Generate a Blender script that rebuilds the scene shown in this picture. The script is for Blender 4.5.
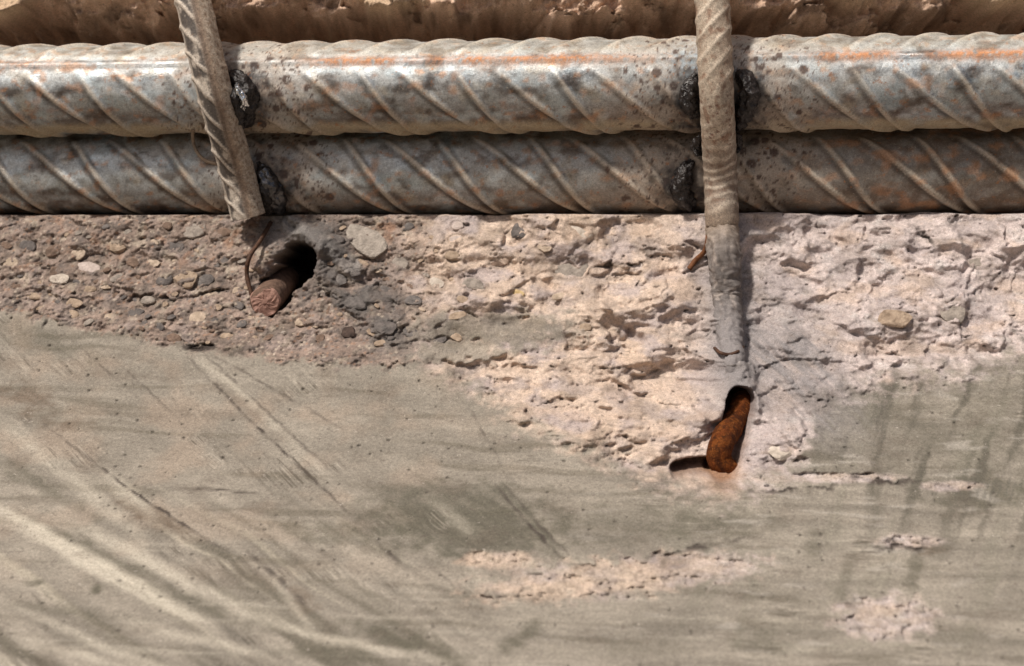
import bpy, bmesh, math, random
import numpy as np
from mathutils import Vector, Matrix, Quaternion

# ------------------------------------------------------------------ camera, sky, sun
for o in list(bpy.data.objects):
    bpy.data.objects.remove(o)
scn = bpy.context.scene
col = scn.collection
D = 0.60                       # metres from the camera to the plane of the bars
F = 1652.0                     # focal length in pixels at 1024 wide
cam_d = bpy.data.cameras.new('camera')
cam = bpy.data.objects.new('camera', cam_d)
col.objects.link(cam)
cam.location = (0, -D, 0)
cam.rotation_euler = (math.radians(90), 0, 0)
cam_d.sensor_width = 36.0
cam_d.lens = 36.0 * F / 1024
cam_d.clip_start = 0.01
cam_d.clip_end = 500
cam_d.dof.use_dof = True
cam_d.dof.focus_distance = D - 0.032
cam_d.dof.aperture_fstop = 16.0
scn.camera = cam

SUN = Vector((-0.40, -0.45, 0.80)).normalized()      # towards the sun
elev = math.asin(SUN.z)
azim = math.atan2(SUN.x, SUN.y)
wd = bpy.data.worlds.new('World')
scn.world = wd
wd.use_nodes = True
nt = wd.node_tree
bg = nt.nodes['Background']
sky = nt.nodes.new('ShaderNodeTexSky')
sky.sky_type = 'NISHITA'
sky.sun_disc = False
sky.sun_elevation = elev
sky.sun_rotation = azim
sky.air_density = 0.8
sky.dust_density = 5.0
sky.ozone_density = 0.6
nt.links.new(sky.outputs[0], bg.inputs[0])
bg.inputs[1].default_value = 0.06
sl = bpy.data.lights.new('sun', 'SUN')
sl.energy = 3.7
sl.angle = math.radians(5)
sl.color = (1.0, 0.93, 0.84)
so = bpy.data.objects.new('sun', sl)
col.objects.link(so)
so.rotation_euler = SUN.to_track_quat('Z', 'Y').to_euler()
so.location = SUN * 3
vs = scn.view_settings
vs.view_transform = 'Standard'
vs.look = 'None'
vs.gamma = 1
vs.use_curve_mapping = False
vs.exposure = 0.16

# ------------------------------------------------------------------ numpy noise
def _tab(seed):
    r = np.random.RandomState(seed)
    p = r.permutation(512)
    a = r.rand(512) * 2 * np.pi
    return np.concatenate([p, p]), np.cos(a), np.sin(a), r.rand(512, 3)
_T = {}
def tab(seed):
    if seed not in _T: _T[seed] = _tab(seed)
    return _T[seed]
def pn(x, y, seed=0):
    p, gx, gy, _ = tab(seed)
    xi = np.floor(x).astype(np.int64); yi = np.floor(y).astype(np.int64)
    xf = x - xi; yf = y - yi
    u = xf*xf*xf*(xf*(xf*6-15)+10); v = yf*yf*yf*(yf*(yf*6-15)+10)
    def g(i, j):
        h = p[(p[(xi+i) & 511] + yi + j) & 511]
        return gx[h]*(xf-i) + gy[h]*(yf-j)
    a = g(0,0); b = g(1,0); c = g(0,1); d = g(1,1)
    a = a + u*(b-a); c = c + u*(d-c)
    return (a + v*(c-a)) * 1.5
def fbm(x, y, seed=0, o=4, gain=0.5):
    s = 0; a = 1.0; n = 0
    for i in range(o):
        s = s + a*pn(x*2**i + i*17.3, y*2**i - i*9.1, seed+i); n += a; a *= gain
    return s/n
def ridge(x, y, seed=0, o=3):
    s = 0; a = 1.0; n = 0
    for i in range(o):
        s = s + a*(1-np.abs(pn(x*2**i+i*5.7, y*2**i+i*3.3, seed+i))*2); n += a; a *= .5
    return s/n
def worley(x, y, seed=0):
    """distance to nearest, to second nearest, and three random numbers of the nearest cell"""
    p, _, _, rnd = tab(seed)
    xi = np.floor(x).astype(np.int64); yi = np.floor(y).astype(np.int64)
    ox = np.zeros(x.shape); oy = np.zeros(x.shape)
    d1 = np.full(x.shape, 9.0); d2 = np.full(x.shape, 9.0); hid = np.zeros(x.shape, np.int64)
    for i in (-1,0,1):
        for j in (-1,0,1):
            h = p[(p[(xi+i) & 511] + yi + j) & 511]
            px = xi+i+rnd[h,0]; py = yi+j+rnd[h,1]
            d = np.hypot(px-x, py-y)
            m = d < d1
            ox = np.where(m, x-px, ox); oy = np.where(m, y-py, oy)
            d2 = np.where(m, d1, np.minimum(d2, d)); hid = np.where(m, h, hid); d1 = np.where(m, d, d1)
    worley.off = (ox, oy)
    return d1, d2, rnd[(hid*7+3) % 512]
def sst(a, b, x):
    t = np.clip((x-a)/(b-a), 0, 1)
    return t*t*(3-2*t)
def seg(u, v, pts):
    """distance in pixels of (u,v) to a polyline and the running fraction 0..1 along it"""
    best = np.full(u.shape, 1e9); fr = np.zeros(u.shape)
    n = len(pts)-1
    for i in range(n):
        ax, ay = pts[i]; bx, by = pts[i+1]
        dx, dy = bx-ax, by-ay
        t = np.clip(((u-ax)*dx + (v-ay)*dy)/(dx*dx+dy*dy), 0, 1)
        d = np.hypot(u-ax-t*dx, v-ay-t*dy)
        m = d < best
        best = np.where(m, d, best); fr = np.where(m, (i+t)/n, fr)
    return best, fr
def window(cx0, cx1, cy0, cy1):
    r = np.where((V.min(1) <= cy1) & (V.max(1) >= cy0))[0]; c = np.where((U.min(0) <= cx1) & (U.max(0) >= cx0))[0]
    if len(r) == 0 or len(c) == 0: return None
    return slice(r[0], r[-1]+1), slice(c[0], c[-1]+1)
def mixc(c, col_, m):
    m = np.asarray(m)[..., None] if np.ndim(m) else m
    return c*(1-m) + np.array(col_)*m

# ------------------------------------------------------------------ node materials
def mat_vc(name, rough=0.9, metal=0.0, grain=900.0, grain_amt=0.25, bump=0.00015, bscale=1400.0, spec=0.5, alpha_metal=False, grain_by_alpha=False, flecks=(), board=False):
    m = bpy.data.materials.new(name); m.use_nodes = True
    t = m.node_tree; b = t.nodes['Principled BSDF']
    at = t.nodes.new('ShaderNodeAttribute'); at.attribute_name = 'tint'
    tc = t.nodes.new('ShaderNodeTexCoord')
    n1 = t.nodes.new('ShaderNodeTexNoise'); n1.inputs['Scale'].default_value = grain; n1.inputs['Detail'].default_value = 5; n1.inputs['Roughness'].default_value = .65
    mr = t.nodes.new('ShaderNodeMapRange'); mr.inputs[1].default_value = .32; mr.inputs[2].default_value = .68; mr.clamp = False
    mr.inputs[3].default_value = 1-grain_amt; mr.inputs[4].default_value = 1+grain_amt
    mx = t.nodes.new('ShaderNodeVectorMath'); mx.operation = 'SCALE'
    t.links.new(tc.outputs['Object'], n1.inputs['Vector']); t.links.new(n1.outputs[0], mr.inputs[0])
    t.links.new(at.outputs['Color'], mx.inputs[0]); t.links.new(mr.outputs[0], mx.inputs['Scale'])
    n3 = t.nodes.new('ShaderNodeTexNoise'); n3.inputs['Scale'].default_value = grain*2.7; n3.inputs['Detail'].default_value = 3
    m3 = t.nodes.new('ShaderNodeMapRange'); m3.inputs[1].default_value = .36; m3.inputs[2].default_value = .64; m3.clamp = False
    m3.inputs[3].default_value = 1-grain_amt*.9; m3.inputs[4].default_value = 1+grain_amt*.7
    mx2 = t.nodes.new('ShaderNodeVectorMath'); mx2.operation = 'SCALE'
    t.links.new(tc.outputs['Object'], n3.inputs['Vector']); t.links.new(n3.outputs[0], m3.inputs[0])
    t.links.new(mx.outputs[0], mx2.inputs[0]); t.links.new(m3.outputs[0], mx2.inputs['Scale'])
    last = mx2.outputs[0]
    def noise(vec, scale, detail=6, rgh=.65):
        n = t.nodes.new('ShaderNodeTexNoise'); n.inputs['Scale'].default_value = scale; n.inputs['Detail'].default_value = detail; n.inputs['Roughness'].default_value = rgh
        t.links.new(vec, n.inputs['Vector']); return n.outputs[0]
    def ramp(x, a0, a1, b0, b1, clamp=True):
        r = t.nodes.new('ShaderNodeMapRange'); r.clamp = clamp
        for i_, v_ in enumerate((a0, a1, b0, b1)): r.inputs[i_+1].default_value = v_
        t.links.new(x, r.inputs[0]); return r.outputs[0]
    def mul(x, y):
        m_ = t.nodes.new('ShaderNodeMath'); m_.operation = 'MULTIPLY'; t.links.new(x, m_.inputs[0])
        if isinstance(y, (int, float)): m_.inputs[1].default_value = y
        else: t.links.new(y, m_.inputs[1])
        return m_.outputs[0]
    def over(c0, rgb, f):
        m_ = t.nodes.new('ShaderNodeMix'); m_.data_type = 'RGBA'
        t.links.new(c0, m_.inputs[6]); m_.inputs[7].default_value = (*rgb, 1); t.links.new(f, m_.inputs[0]); return m_.outputs[2]
    for (sc_, lo, hi, rgb, k_) in flecks:
        last = over(last, rgb, ramp(noise(tc.outputs['Object'], sc_, 8, .7), lo, hi, 0, k_))
    if board:                # board grain, strongest where the face is whole (low alpha)
        la = t.nodes.new('ShaderNodeAttribute'); la.attribute_name = 'lay'
        lb_ = t.nodes.new('ShaderNodeAttribute'); lb_.attribute_name = 'lay2'
        sa_ = t.nodes.new('ShaderNodeSeparateXYZ'); t.links.new(la.outputs['Vector'], sa_.inputs[0])
        sb_ = t.nodes.new('ShaderNodeSeparateXYZ'); t.links.new(lb_.outputs['Vector'], sb_.inputs[0])
        for (an, sep, w_) in ((la, sa_, None), (lb_, sb_, None)):
            g_ = noise(an.outputs['Vector'], 1.0, 4, .6)
            last = over(last, (.07,.058,.045), mul(ramp(g_, .52, .66, 0, .7), sep.outputs['Z']))
            last = over(last, (.50,.45,.38), mul(ramp(g_, .48, .33, 0, .35), sep.outputs['Z']))
    t.links.new(last, b.inputs['Base Color'])
    n2 = t.nodes.new('ShaderNodeTexNoise'); n2.inputs['Scale'].default_value = bscale; n2.inputs['Detail'].default_value = 6; n2.inputs['Roughness'].default_value = .7
    bp = t.nodes.new('ShaderNodeBump'); bp.inputs['Strength'].default_value = 1; bp.inputs['Distance'].default_value = bump
    t.links.new(tc.outputs['Object'], n2.inputs['Vector']); t.links.new(n2.outputs[0], bp.inputs['Height']); t.links.new(bp.outputs[0], b.inputs['Normal'])
    b.inputs['Specular IOR Level'].default_value = spec
    if grain_by_alpha:
        t.links.new(at.outputs['Alpha'], bp.inputs['Strength'])
    if alpha_metal:          # the attribute's alpha says how bare the steel is
        a1 = t.nodes.new('ShaderNodeMapRange'); a1.inputs[3].default_value = 0.0; a1.inputs[4].default_value = metal
        a2 = t.nodes.new('ShaderNodeMapRange'); a2.inputs[3].default_value = .85; a2.inputs[4].default_value = rough
        t.links.new(at.outputs['Alpha'], a1.inputs[0]); t.links.new(at.outputs['Alpha'], a2.inputs[0])
        t.links.new(a1.outputs[0], b.inputs['Metallic']); t.links.new(a2.outputs[0], b.inputs['Roughness'])
    else:
        b.inputs['Roughness'].default_value = rough; b.inputs['Metallic'].default_value = metal
    return m
def mat_plain(name, c1, c2, scale=300.0, rough=.85, metal=0, bump=.0002, bscale=900.0, coat=0):
    m = bpy.data.materials.new(name); m.use_nodes = True
    t = m.node_tree; b = t.nodes['Principled BSDF']
    tc = t.nodes.new('ShaderNodeTexCoord')
    n1 = t.nodes.new('ShaderNodeTexNoise'); n1.inputs['Scale'].default_value = scale; n1.inputs['Detail'].default_value = 6; n1.inputs['Roughness'].default_value = .65
    cr = t.nodes.new('ShaderNodeValToRGB')
    cr.color_ramp.elements[0].position = .32; cr.color_ramp.elements[1].position = .68
    cr.color_ramp.elements[0].color = (*c1, 1); cr.color_ramp.elements[1].color = (*c2, 1)
    n2 = t.nodes.new('ShaderNodeTexNoise'); n2.inputs['Scale'].default_value = bscale; n2.inputs['Detail'].default_value = 5
    bp = t.nodes.new('ShaderNodeBump'); bp.inputs['Distance'].default_value = bump; bp.inputs['Strength'].default_value = 1
    # object offset keeps copies from repeating
    oi = t.nodes.new('ShaderNodeObjectInfo'); ad = t.nodes.new('ShaderNodeVectorMath'); ad.operation = 'ADD'
    geo = t.nodes.new('ShaderNodeNewGeometry')
    t.links.new(geo.outputs['Position'], ad.inputs[0]); t.links.new(oi.outputs['Random'], ad.inputs[1])
    t.links.new(ad.outputs[0], n1.inputs['Vector']); t.links.new(ad.outputs[0], n2.inputs['Vector'])
    t.links.new(n1.outputs[0], cr.inputs[0]); t.links.new(cr.outputs[0], b.inputs['Base Color'])
    t.links.new(n2.outputs[0], bp.inputs['Height']); t.links.new(bp.outputs[0], b.inputs['Normal'])
    b.inputs['Roughness'].default_value = rough; b.inputs['Metallic'].default_value = metal
    b.inputs['Coat Weight'].default_value = coat; b.inputs['Coat Roughness'].default_value = .08
    return m

def mesh_obj(name, co, quads, mat, tint=None, parent=None, smooth=True, extra=None):
    me = bpy.data.meshes.new(name)
    co = np.asarray(co, np.float32); quads = np.asarray(quads, np.int32)
    nq = len(quads); loops = quads.ravel(); starts = np.arange(nq)*4; tot = np.full(nq, 4)
    if extra:
        for f in extra:
            starts = np.append(starts, len(loops)); tot = np.append(tot, len(f)); loops = np.append(loops, f)
    me.vertices.add(len(co)); me.vertices.foreach_set('co', co.ravel())
    me.loops.add(len(loops)); me.loops.foreach_set('vertex_index', loops.astype(np.int32))
    me.polygons.add(len(starts)); me.polygons.foreach_set('loop_start', starts.astype(np.int32))
    me.polygons.foreach_set('loop_total', tot.astype(np.int32))
    me.polygons.foreach_set('use_smooth', np.full(len(starts), smooth))
    if tint is not None:
        a = me.color_attributes.new('tint', 'FLOAT_COLOR', 'POINT')
        t = np.ones((len(co), 4), np.float32); t[:, :tint.shape[1]] = tint
        a.data.foreach_set('color', t.ravel())
    me.materials.append(mat)
    me.update(calc_edges=True); me.validate()
    o = bpy.data.objects.new(name, me); col.objects.link(o)
    if parent: o.parent = parent
    return o
def tag(o, label=None, cat=None, group=None, kind=None):
    for k, v in (('label', label), ('category', cat), ('group', group), ('kind', kind)):
        if v: o[k] = v
    return o
def thing(name, loc, label, cat, group=None):
    o = bpy.data.objects.new(name, None); col.objects.link(o); o.location = loc
    o.empty_display_size = .01
    return tag(o, label, cat, group)
def adopt(o, root):
    o.parent = root
    o.matrix_parent_inverse = Matrix.Translation(root.location).inverted()

# ------------------------------------------------------------------ lie of the concrete
KX = 0.10          # the beam runs a little towards the viewer on its right
SZ = 0.006         # and drops a little to the right
prof = [(-760,-.004),(-420,.000),(-150,.004),(-40,.009),(-4,.013),(14,.020),(28,.034),(48,.055),(120,.055),(200,.050),
        (209.5,.045),(213.6,.0005),(230,-.004),(262,-.009),(300,-.016),(345,-.027),(400,-.046),(470,-.076),(560,-.118),(666,-.165),(780,-.21)]
pz = np.array([(333-v)*(y+D)/F for v, y in prof]); py_ = np.array([y for v, y in prof])
pz = np.append(pz, -0.80); py_ = np.append(py_, -0.235)
order = np.argsort(pz); pz = pz[order]; py_ = py_[order]
_zz = np.linspace(-.80, .40, 24001); _yy = np.interp(_zz, pz, py_)
_k = np.ones(81)/81; _ys = np.convolve(np.pad(_yy, 40, mode='edge'), _k, 'valid')     # 4 mm smoothing
_near = np.exp(-((_zz-.0440)/.004)**2); _ys = _ys*(1-_near) + _yy*_near
def P(z): return np.interp(z, _zz, _ys)
_arc = np.concatenate([[0], np.cumsum(np.hypot(np.diff(_zz), np.diff(_ys)))])
def ARC(z): return np.interp(z, _zz, _arc)
def inv(u, v):
    """image spot on the mean surface -> x, z"""
    x = 0.; z = 0.
    zg = np.linspace(-.25, .2, 4000)
    for _ in range(12):
        y = P(zg + SZ*x) - KX*x
        vv = 333 - zg*F/(y+D)
        z = float(np.interp(v, vv[::-1], zg[::-1]))
        y = float(P(z+SZ*x)) - KX*x
        x = (u-512)*(y+D)/F
    return x, z
def at(u, v, y):
    return Vector(((u-512)*(y+D)/F, y, (333-v)*(y+D)/F))

def axis(a, b, n):      # graded coordinates: fine between a and b
    return np.linspace(a, b, n)
xs = np.concatenate([-(0.205 + np.geomspace(.001, .40, 26))[::-1], axis(-.205, .205, 1000), .205 + np.geomspace(.001, .40, 26)])
zs = np.concatenate([[-.80, -.6, -.45, -.34, -.27, -.22, -.19, -.17, -.155], axis(-.145, .15, 720), [.156, .165, .18, .2, .23, .28, .36]])
X, Z = np.meshgrid(xs, zs)
ZC = Z + SZ*X
Y0 = P(ZC) - KX*X
U = 512 + X*F/(Y0+D); V = 333 - Z*F/(Y0+D)
A = X*100; B = ARC(ZC)*100            # surface coordinates in centimetres
cav = sst(213, 208, V)                # the cut-away pocket behind the bars

# outline of the chipped-out part against the smooth formed face
bu = [-400,-100,0,40,75,125,165,225,340,410,445,480,510,560,610,660,720,770,800,812,822,866,914,965,1024,1150,1500]
bv = [ 290, 300,308,318,330,332,345,352,366,364,372,392,415,440,460,483,492,485,465,430,398,388,376,374, 348, 335, 320]
wob = fbm(A*1.3, B*1.3, 11, 5)*13 + fbm(A*6, B*6, 12, 3)*5
vb = np.interp(U + fbm(A*2, B*2, 13, 3)*14, bu, bv)
sd = V - vb + wob
soft = sst(400, 470, U)                     # here the break feathers out
form = sst(-3 - 9*soft, 4 + 9*soft, sd) * (1-cav)
fade = fbm(A*2.6, B*2.6, 14, 5)*30
formc = sst(-4 - 20*soft, 5 + 16*soft, sd + fade*soft) * (1-cav)
def patch(cx, cy, rx, ry, s, rot=0, w=.35):
    c, s_ = math.cos(rot), math.sin(rot)
    du = (U-cx)*c + (V-cy)*s_; dv = -(U-cx)*s_ + (V-cy)*c
    e = np.hypot(du/rx, dv/ry) + w*fbm(A*2.2, B*2.2, s, 4)*1.6
    return sst(1.30, .60, e)
rem = np.maximum(patch(492, 330, 92, 20, 21, 0, .6), patch(455, 352, 60, 12, 22, 0, .6))
form = np.maximum(form, rem*.55); formc = np.maximum(formc, rem*.85)
chips = np.maximum.reduce([patch(610, 578, 130, 19, 23, -.10, .5), patch(700, 566, 50, 14, 24, 0, .5), patch(886, 618, 50, 22, 25, 0, .5),
                           patch(908, 541, 34, 7, 26, 0, .3), patch(500, 560, 40, 9, 27), patch(950, 486, 30, 5, 28), patch(840,478,60,5,29)])
form = form*(1-chips); formc = formc*(1-chips*.85)
rough = 1-form
left = sst(455, 380, U + fbm(A, B, 31, 3)*40)                # stony part
right = sst(640, 760, U)

# ------------------------------------------------------------------ stones of the aggregate (placed in the break)
random.seed(4)
STONES = [ # u, v, w, h, rot, colour
 (58,278,26,11,0,'white'),(82,267,34,15,.25,'pink'),(74,253,17,13,0,'beige'),(24,245,20,13,.2,'dark'),(50,271,12,11,0,'brown'),
 (161,279,20,15,.3,'dark'),(183,278,28,19,.1,'tan'),(202,280,22,13,-.6,'slate'),(195,318,22,14,-.05,'beige'),(240,324,11,10,.2,'slate'),
 (192,227,29,18,-.4,'grey'),(171,245,24,14,.1,'dark'),(219,232,22,12,-.4,'brown'),(76,282,15,6,.2,'dark'),(103,286,14,7,.1,'beige'),
 (368,240,58,27,.62,'pale'),(336,238,18,11,.2,'dark'),(354,303,27,14,.2,'slate'),(348,332,16,15,0,'black'),(327,313,11,20,.15,'brown'),
 (387,327,28,14,.2,'dark'),(373,333,17,9,.5,'tan'),(319,338,10,11,0,'brown'),(337,278,24,11,.6,'slate'),(206,280,12,10,-.4,'dark'),
 (575,268,42,20,-.08,'grey'),(518,293,15,10,.2,'ochre'),(436,282,18,13,.5,'white'),(521,229,25,19,.2,'dark'),(580,232,30,27,.1,'white'),
 (610,231,30,22,-.2,'pink'),(586,327,13,11,0,'tan'),(473,284,28,13,.3,'grey'),(893,318,38,18,.15,'tan'),(779,452,24,12,.1,'white'),
 (955,312,30,22,.1,'grey'),(8,262,18,14,.1,'beige'),(28,296,26,8,.05,'tan'),(130,262,16,12,.3,'brown'),(112,246,22,13,.1,'tan'),
 (146,300,18,9,.1,'grey'),(225,258,18,12,-.3,'dark'),(150,262,15,9,.2,'beige'),(398,262,22,14,.5,'grey'),(412,300,20,12,.3,'slate'),
 (300,322,15,9,.2,'beige'),(386,290,18,10,.4,'dark'),(362,263,16,9,.6,'tan'),(90,310,20,7,.1,'grey'),(225,336,16,7,.1,'tan'),
 (452,255,18,10,.2,'tan'),(500,262,20,10,-.1,'brown'),(545,247,16,9,.2,'beige'),(560,296,16,9,-.2,'beige'),(640,268,22,11,-.3,'pink'),
 (985,262,22,12,.1,'grey')]
cols_small = ['dark','brown','tan','beige','grey','slate','dark','brown','tan','tan','brown']
tries = 0
while len(STONES) < 150 and tries < 6000:
    tries += 1
    u = random.uniform(0, 470)
    v = random.uniform(224, 345); s = 5.5 + 13*random.random()**2.2
    if v > np.interp(u, bu, bv) - 6: continue
    if abs(u-285) < 34 and 220 < v < 325: continue
    if abs(u-728) < 34: continue
    if any(math.hypot((u-a)/(s/2+c/2+1.5), (v-b)/(s/2+d/2+1)) < 1 for a, b, c, d, *_ in STONES): continue
    cs = random.choice(cols_small) if u < 440 else random.choice(['beige','pink','tan','grey'])
    STONES.append((u, v, s*random.uniform(1, 1.6), s*random.uniform(.6, .9), random.uniform(-.5, .7), cs))

# ------------------------------------------------------------------ relief of the concrete (metres, positive = proud)
d = np.zeros_like(X)
n_big = fbm(A*.35, B*.35, 41, 4)
n_mid = fbm(A*1.0+n_big, B*1.25, 42, 5)
n_rdg = ridge(A*1.6+n_mid*.6, B*1.9, 44, 4)
n_fin = fbm(A*9, B*10, 46, 4)
w1, w2, wr = worley(A*1.9+n_mid*.7, B*2.3+n_mid*.5, 51)
facet = (wr[...,0]-.5)*1.0 + ((wr[...,1]-.5)*(A*1.9 % 1) )*.0
edge = w2-w1
plane1 = (wr[...,0]-.5)*worley.off[0]*2 + (wr[...,2]-.35)*worley.off[1]*2
w1b, w2b, wrb = worley(A*4.6+n_mid, B*5.2, 52)
crumb = sst(-.15, .35, fbm(A*.7, B*.8, 48, 3))               # crumbly here, dusted smooth there
bil = np.abs(fbm(A*1.1+n_big*1.5, B*1.35+n_mid*.5, 49, 3))
bil2 = np.abs(fbm(A*3.1+n_mid*1.2, B*3.7, 50, 3))
sharp = sst(.12, .40, fbm(A*.9+3, B*1.1, 58, 4))            # scattered broken spots
mound = fbm(A*.30+n_big*.8, B*.42, 43, 3, .45)
lens = np.abs(fbm(A*.55+n_big*1.4, B*1.0+n_mid*.3, 57, 2))    # long lens-like scars
relL = 0.0024*n_mid + .0007*facet*sst(0, .25, edge) + .0007*(wrb[...,0]-.5)*sst(0, .2, w2b-w1b) + 0.0007*n_fin - .0014*bil2*crumb
relR = 0.0095*mound - .0028*lens - .0008*bil + 0.0012*sharp*(.6*n_fin - 1.3*bil2) + .00026*n_fin + .0005*(ridge(A*1.1+n_big, B*1.9, 59, 2)-.5)*(1-sharp)
f1_, f2_, fr_ = worley(A*.58+n_mid*.45, B*.80+n_mid*.4, 55)
plane0 = (fr_[...,0]-.5)*worley.off[0]*2 + (fr_[...,2]-.35)*worley.off[1]*2
frac = .0036*plane0*sst(0, .16, f2_-f1_) + (.0006 + .0012*left)*plane1*sst(0, .16, edge)*(.3+.9*crumb)
rel = relL*left + relR*(1-left) + frac*(1-.2*left)
inset = 0.0028*sst(3, -26, sd)*(1-soft*.5) + .0030*sst(0, -90, sd)
chip_rel = -.0004 + .0036*n_mid + .0010*n_fin - .0016*bil2 + .0008*facet
chipr = sst(.15, .85, chips + .12*n_fin)
d += rough*(1-chips)*(rel - inset)*(1-cav) + chipr*(chip_rel - .0001 + frac*.5)
# the formed face: nearly flat, board grain running diagonally (left) and across (right)
ca, sa = math.cos(.62), math.sin(.62)
g1 = A*ca - B*(-sa); 
along = A*.53 - B*.85; across = A*.85 + B*.53        # down to the right
grain = fbm(U*.0045+V*.0035, (V*.84-U*.545)*.10, 61, 4)
grain2 = fbm(A*.30, B*5.5, 63, 4)
sel = sst(620, 380, U + n_big*160)
d += form*(.00035*n_big + .00022*(grain*sel + grain2*(1-sel)) + .00010*n_fin)
# pits in the break
clus = sst(-.05, .35, fbm(A*.55+8, B*.8, 75, 4))
pit = sst(.46-.16*clus, .62-.14*clus, fbm(A*3.4, B*4.6, 71, 4)) * rough * (1-cav)
d -= .0016*pit
pitf = sst(.5, .66, fbm(A*2.6, B*4.0, 72, 2)) * form * sst(.0, .3, n_big)
d -= .0005*pitf
t1, t2, tr = worley(A*.75 + n_mid*.5, ZC*85 + n_mid*.5, 54)
tilt_ = (tr[...,0]-.5)*(.012) + (tr[...,1]-.5)*.010*(t1) 
d += cav*sst(70, 45, V)*(tilt_*sst(.0,.18,t2-t1) + .009*fbm(A*.8, ZC*95, 83, 5))
zsh = .010*fbm(A*.25, A*0+.3, 84, 3) + .005*fbm(A*1.0, ZC*60, 85, 3)
d += cav*sst(75, 45, V)*(P(ZC) - P(ZC + zsh))
# top pocket: broken faces
topz = sst(60, 20, V)
d += cav*(.006*fbm(A*.45, ZC*50, 81, 5) + .004*(ridge(A*.8, ZC*95, 82, 4)-.4))*sst(150, 50, V)
nT = fbm(A*1.0, ZC*105, 86, 5); fT = fbm(A*5, ZC*520, 87, 4)
knob = np.zeros_like(X)
pale = np.zeros_like(X)
for (ku, kw, kv, kd, kp) in ((0,50,27,.002,1),(392,46,11,.002,1),(440,30,8,.004,.8),(990,36,8,.002,1),(850,34,6,.004,.7),(120,66,22,.010,.15),(262,60,16,.012,0),
                         (545,84,20,.014,.1),(650,34,24,.016,.1),(770,52,18,.013,0),(905,56,22,.014,0),(330,34,26,.018,0),(455,40,24,.018,0)):
    kv = kv + (14 if kp > .5 else 5)
    k_ = sst(3, -14, V - kv - 16*nT - 4*fT + 1.6*kv*sst(.45, 1.1, np.abs(U-ku)/kw))*cav
    Yt = kd - KX*X - .009*nT - .0016*fT - .006*(V-10)/20*kp + .002*(V-10)/20*(1-kp)
    d = d*(1-k_) + k_*np.maximum(d, Y0 - Yt)
    knob = np.maximum(knob, k_); pale = np.maximum(pale*(1-k_), k_*kp)
# mortar ridge lying over the right-hand stirrup
RST = [(721,205),(725,270),(729,340),(735,385),(739,400)]
ds, fs = seg(U, V, RST)
inB = (1-cav)
amp = np.interp(fs, [0,.4,.6,.85,1], [.0004,.0012,.0060,.0135,.0135])
wid = np.interp(fs, [0,.5,1], [18,27,27])
ridgeR = np.exp(-(ds/wid)**2)*sst(432, 396, V)
d += inB*ridgeR*amp
d -= inB*.0030*np.exp(-((ds-26)/11)**2)*sst(365, 315, V)*sst(216, 240, V)*(.6+1.2*n_mid)
d += inB*.0030*np.exp(-((ds-62)/24)**2)*sst(380, 330, V)*sst(216, 250, V)*(.7+1.2*n_mid)
# bank to the right of that stirrup
d += inB*.0030*np.exp(-((U-790-(V-330)*.35)/42)**2)*np.exp(-((V-365)/60)**2)
dr, dfr = seg(U, V, [(742,392),(775,425),(815,446)])
drape = sst(26, 4, dr + 9*n_mid)*inB; d += drape*.0035*(1-.6*dfr)
dl, dfl = seg(U, V, [(728,398),(700,428),(664,450)])
d += inB*sst(18, 3, dl + 7*n_mid)*.0030*(1-.5*dfl)
flow = fbm((U+V)/70, (V-U)/7.5, 73, 4)
d += inB*.0021*flow*np.exp(-((U-785-(V-380)*.5)/48)**2)*np.exp(-((V-385)/62)**2)
# long broken scarps: rising slowly from above, dropping off at the line
for pts, amp_, up_ in (([(575,384),(640,373),(712,346)],.0042,46),([(632,466),(690,434),(731,405)],.0046,44),([(540,336),(620,318),(704,296)],.0034,40),([(770,296),(860,326),(975,334)],.0032,44),
                   ([(765,262),(830,276),(900,268)],.0026,30),([(485,424),(580,402),(655,414)],.0034,36),([(430,300),(500,306),(600,286)],.0026,26),([(880,372),(960,352),(1040,330)],.0028,34),
                   ([(560,250),(640,262),(700,248)],.0026,26),([(560,452),(620,440),(668,448)],.0028,28)):
    W_ = window(pts[0][0]-20, pts[-1][0]+20, min(p[1] for p in pts)-80, max(p[1] for p in pts)+40)
    u_, v_ = U[W_], V[W_]
    dv = v_ - np.interp(u_, [p[0] for p in pts], [p[1] for p in pts]) + 14*fbm(A[W_]*.7, B[W_]*.7, 76, 3) + 10*fbm(A[W_]*1.8, B[W_]*1.8, 74, 2) + 4*n_mid[W_]
    ends = np.sin(np.pi*np.clip((u_-pts[0][0])/(pts[-1][0]-pts[0][0]), 0, 1))**.6
    d[W_] += inB[W_]*rough[W_]*amp_*ends*sst(-up_, -6, dv)*sst(15, -4, dv)*(.55+.9*sst(-.3,.3,n_big[W_]))
# hole with the rusty bar end
hb, hf = seg(U, V, [(739,401),(735,440),(725,470)])
holeR = sst(17, 10, hb + 2*n_mid)
d -= holeR*np.interp(hf, [0,.3,.6,1], [.030,.016,.008,.0045])
sl_, sf_ = seg(U, V, [(680,470),(712,466)])
slit = sst(11, 5, sl_ + 4*n_mid); d -= slit*.011
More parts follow.
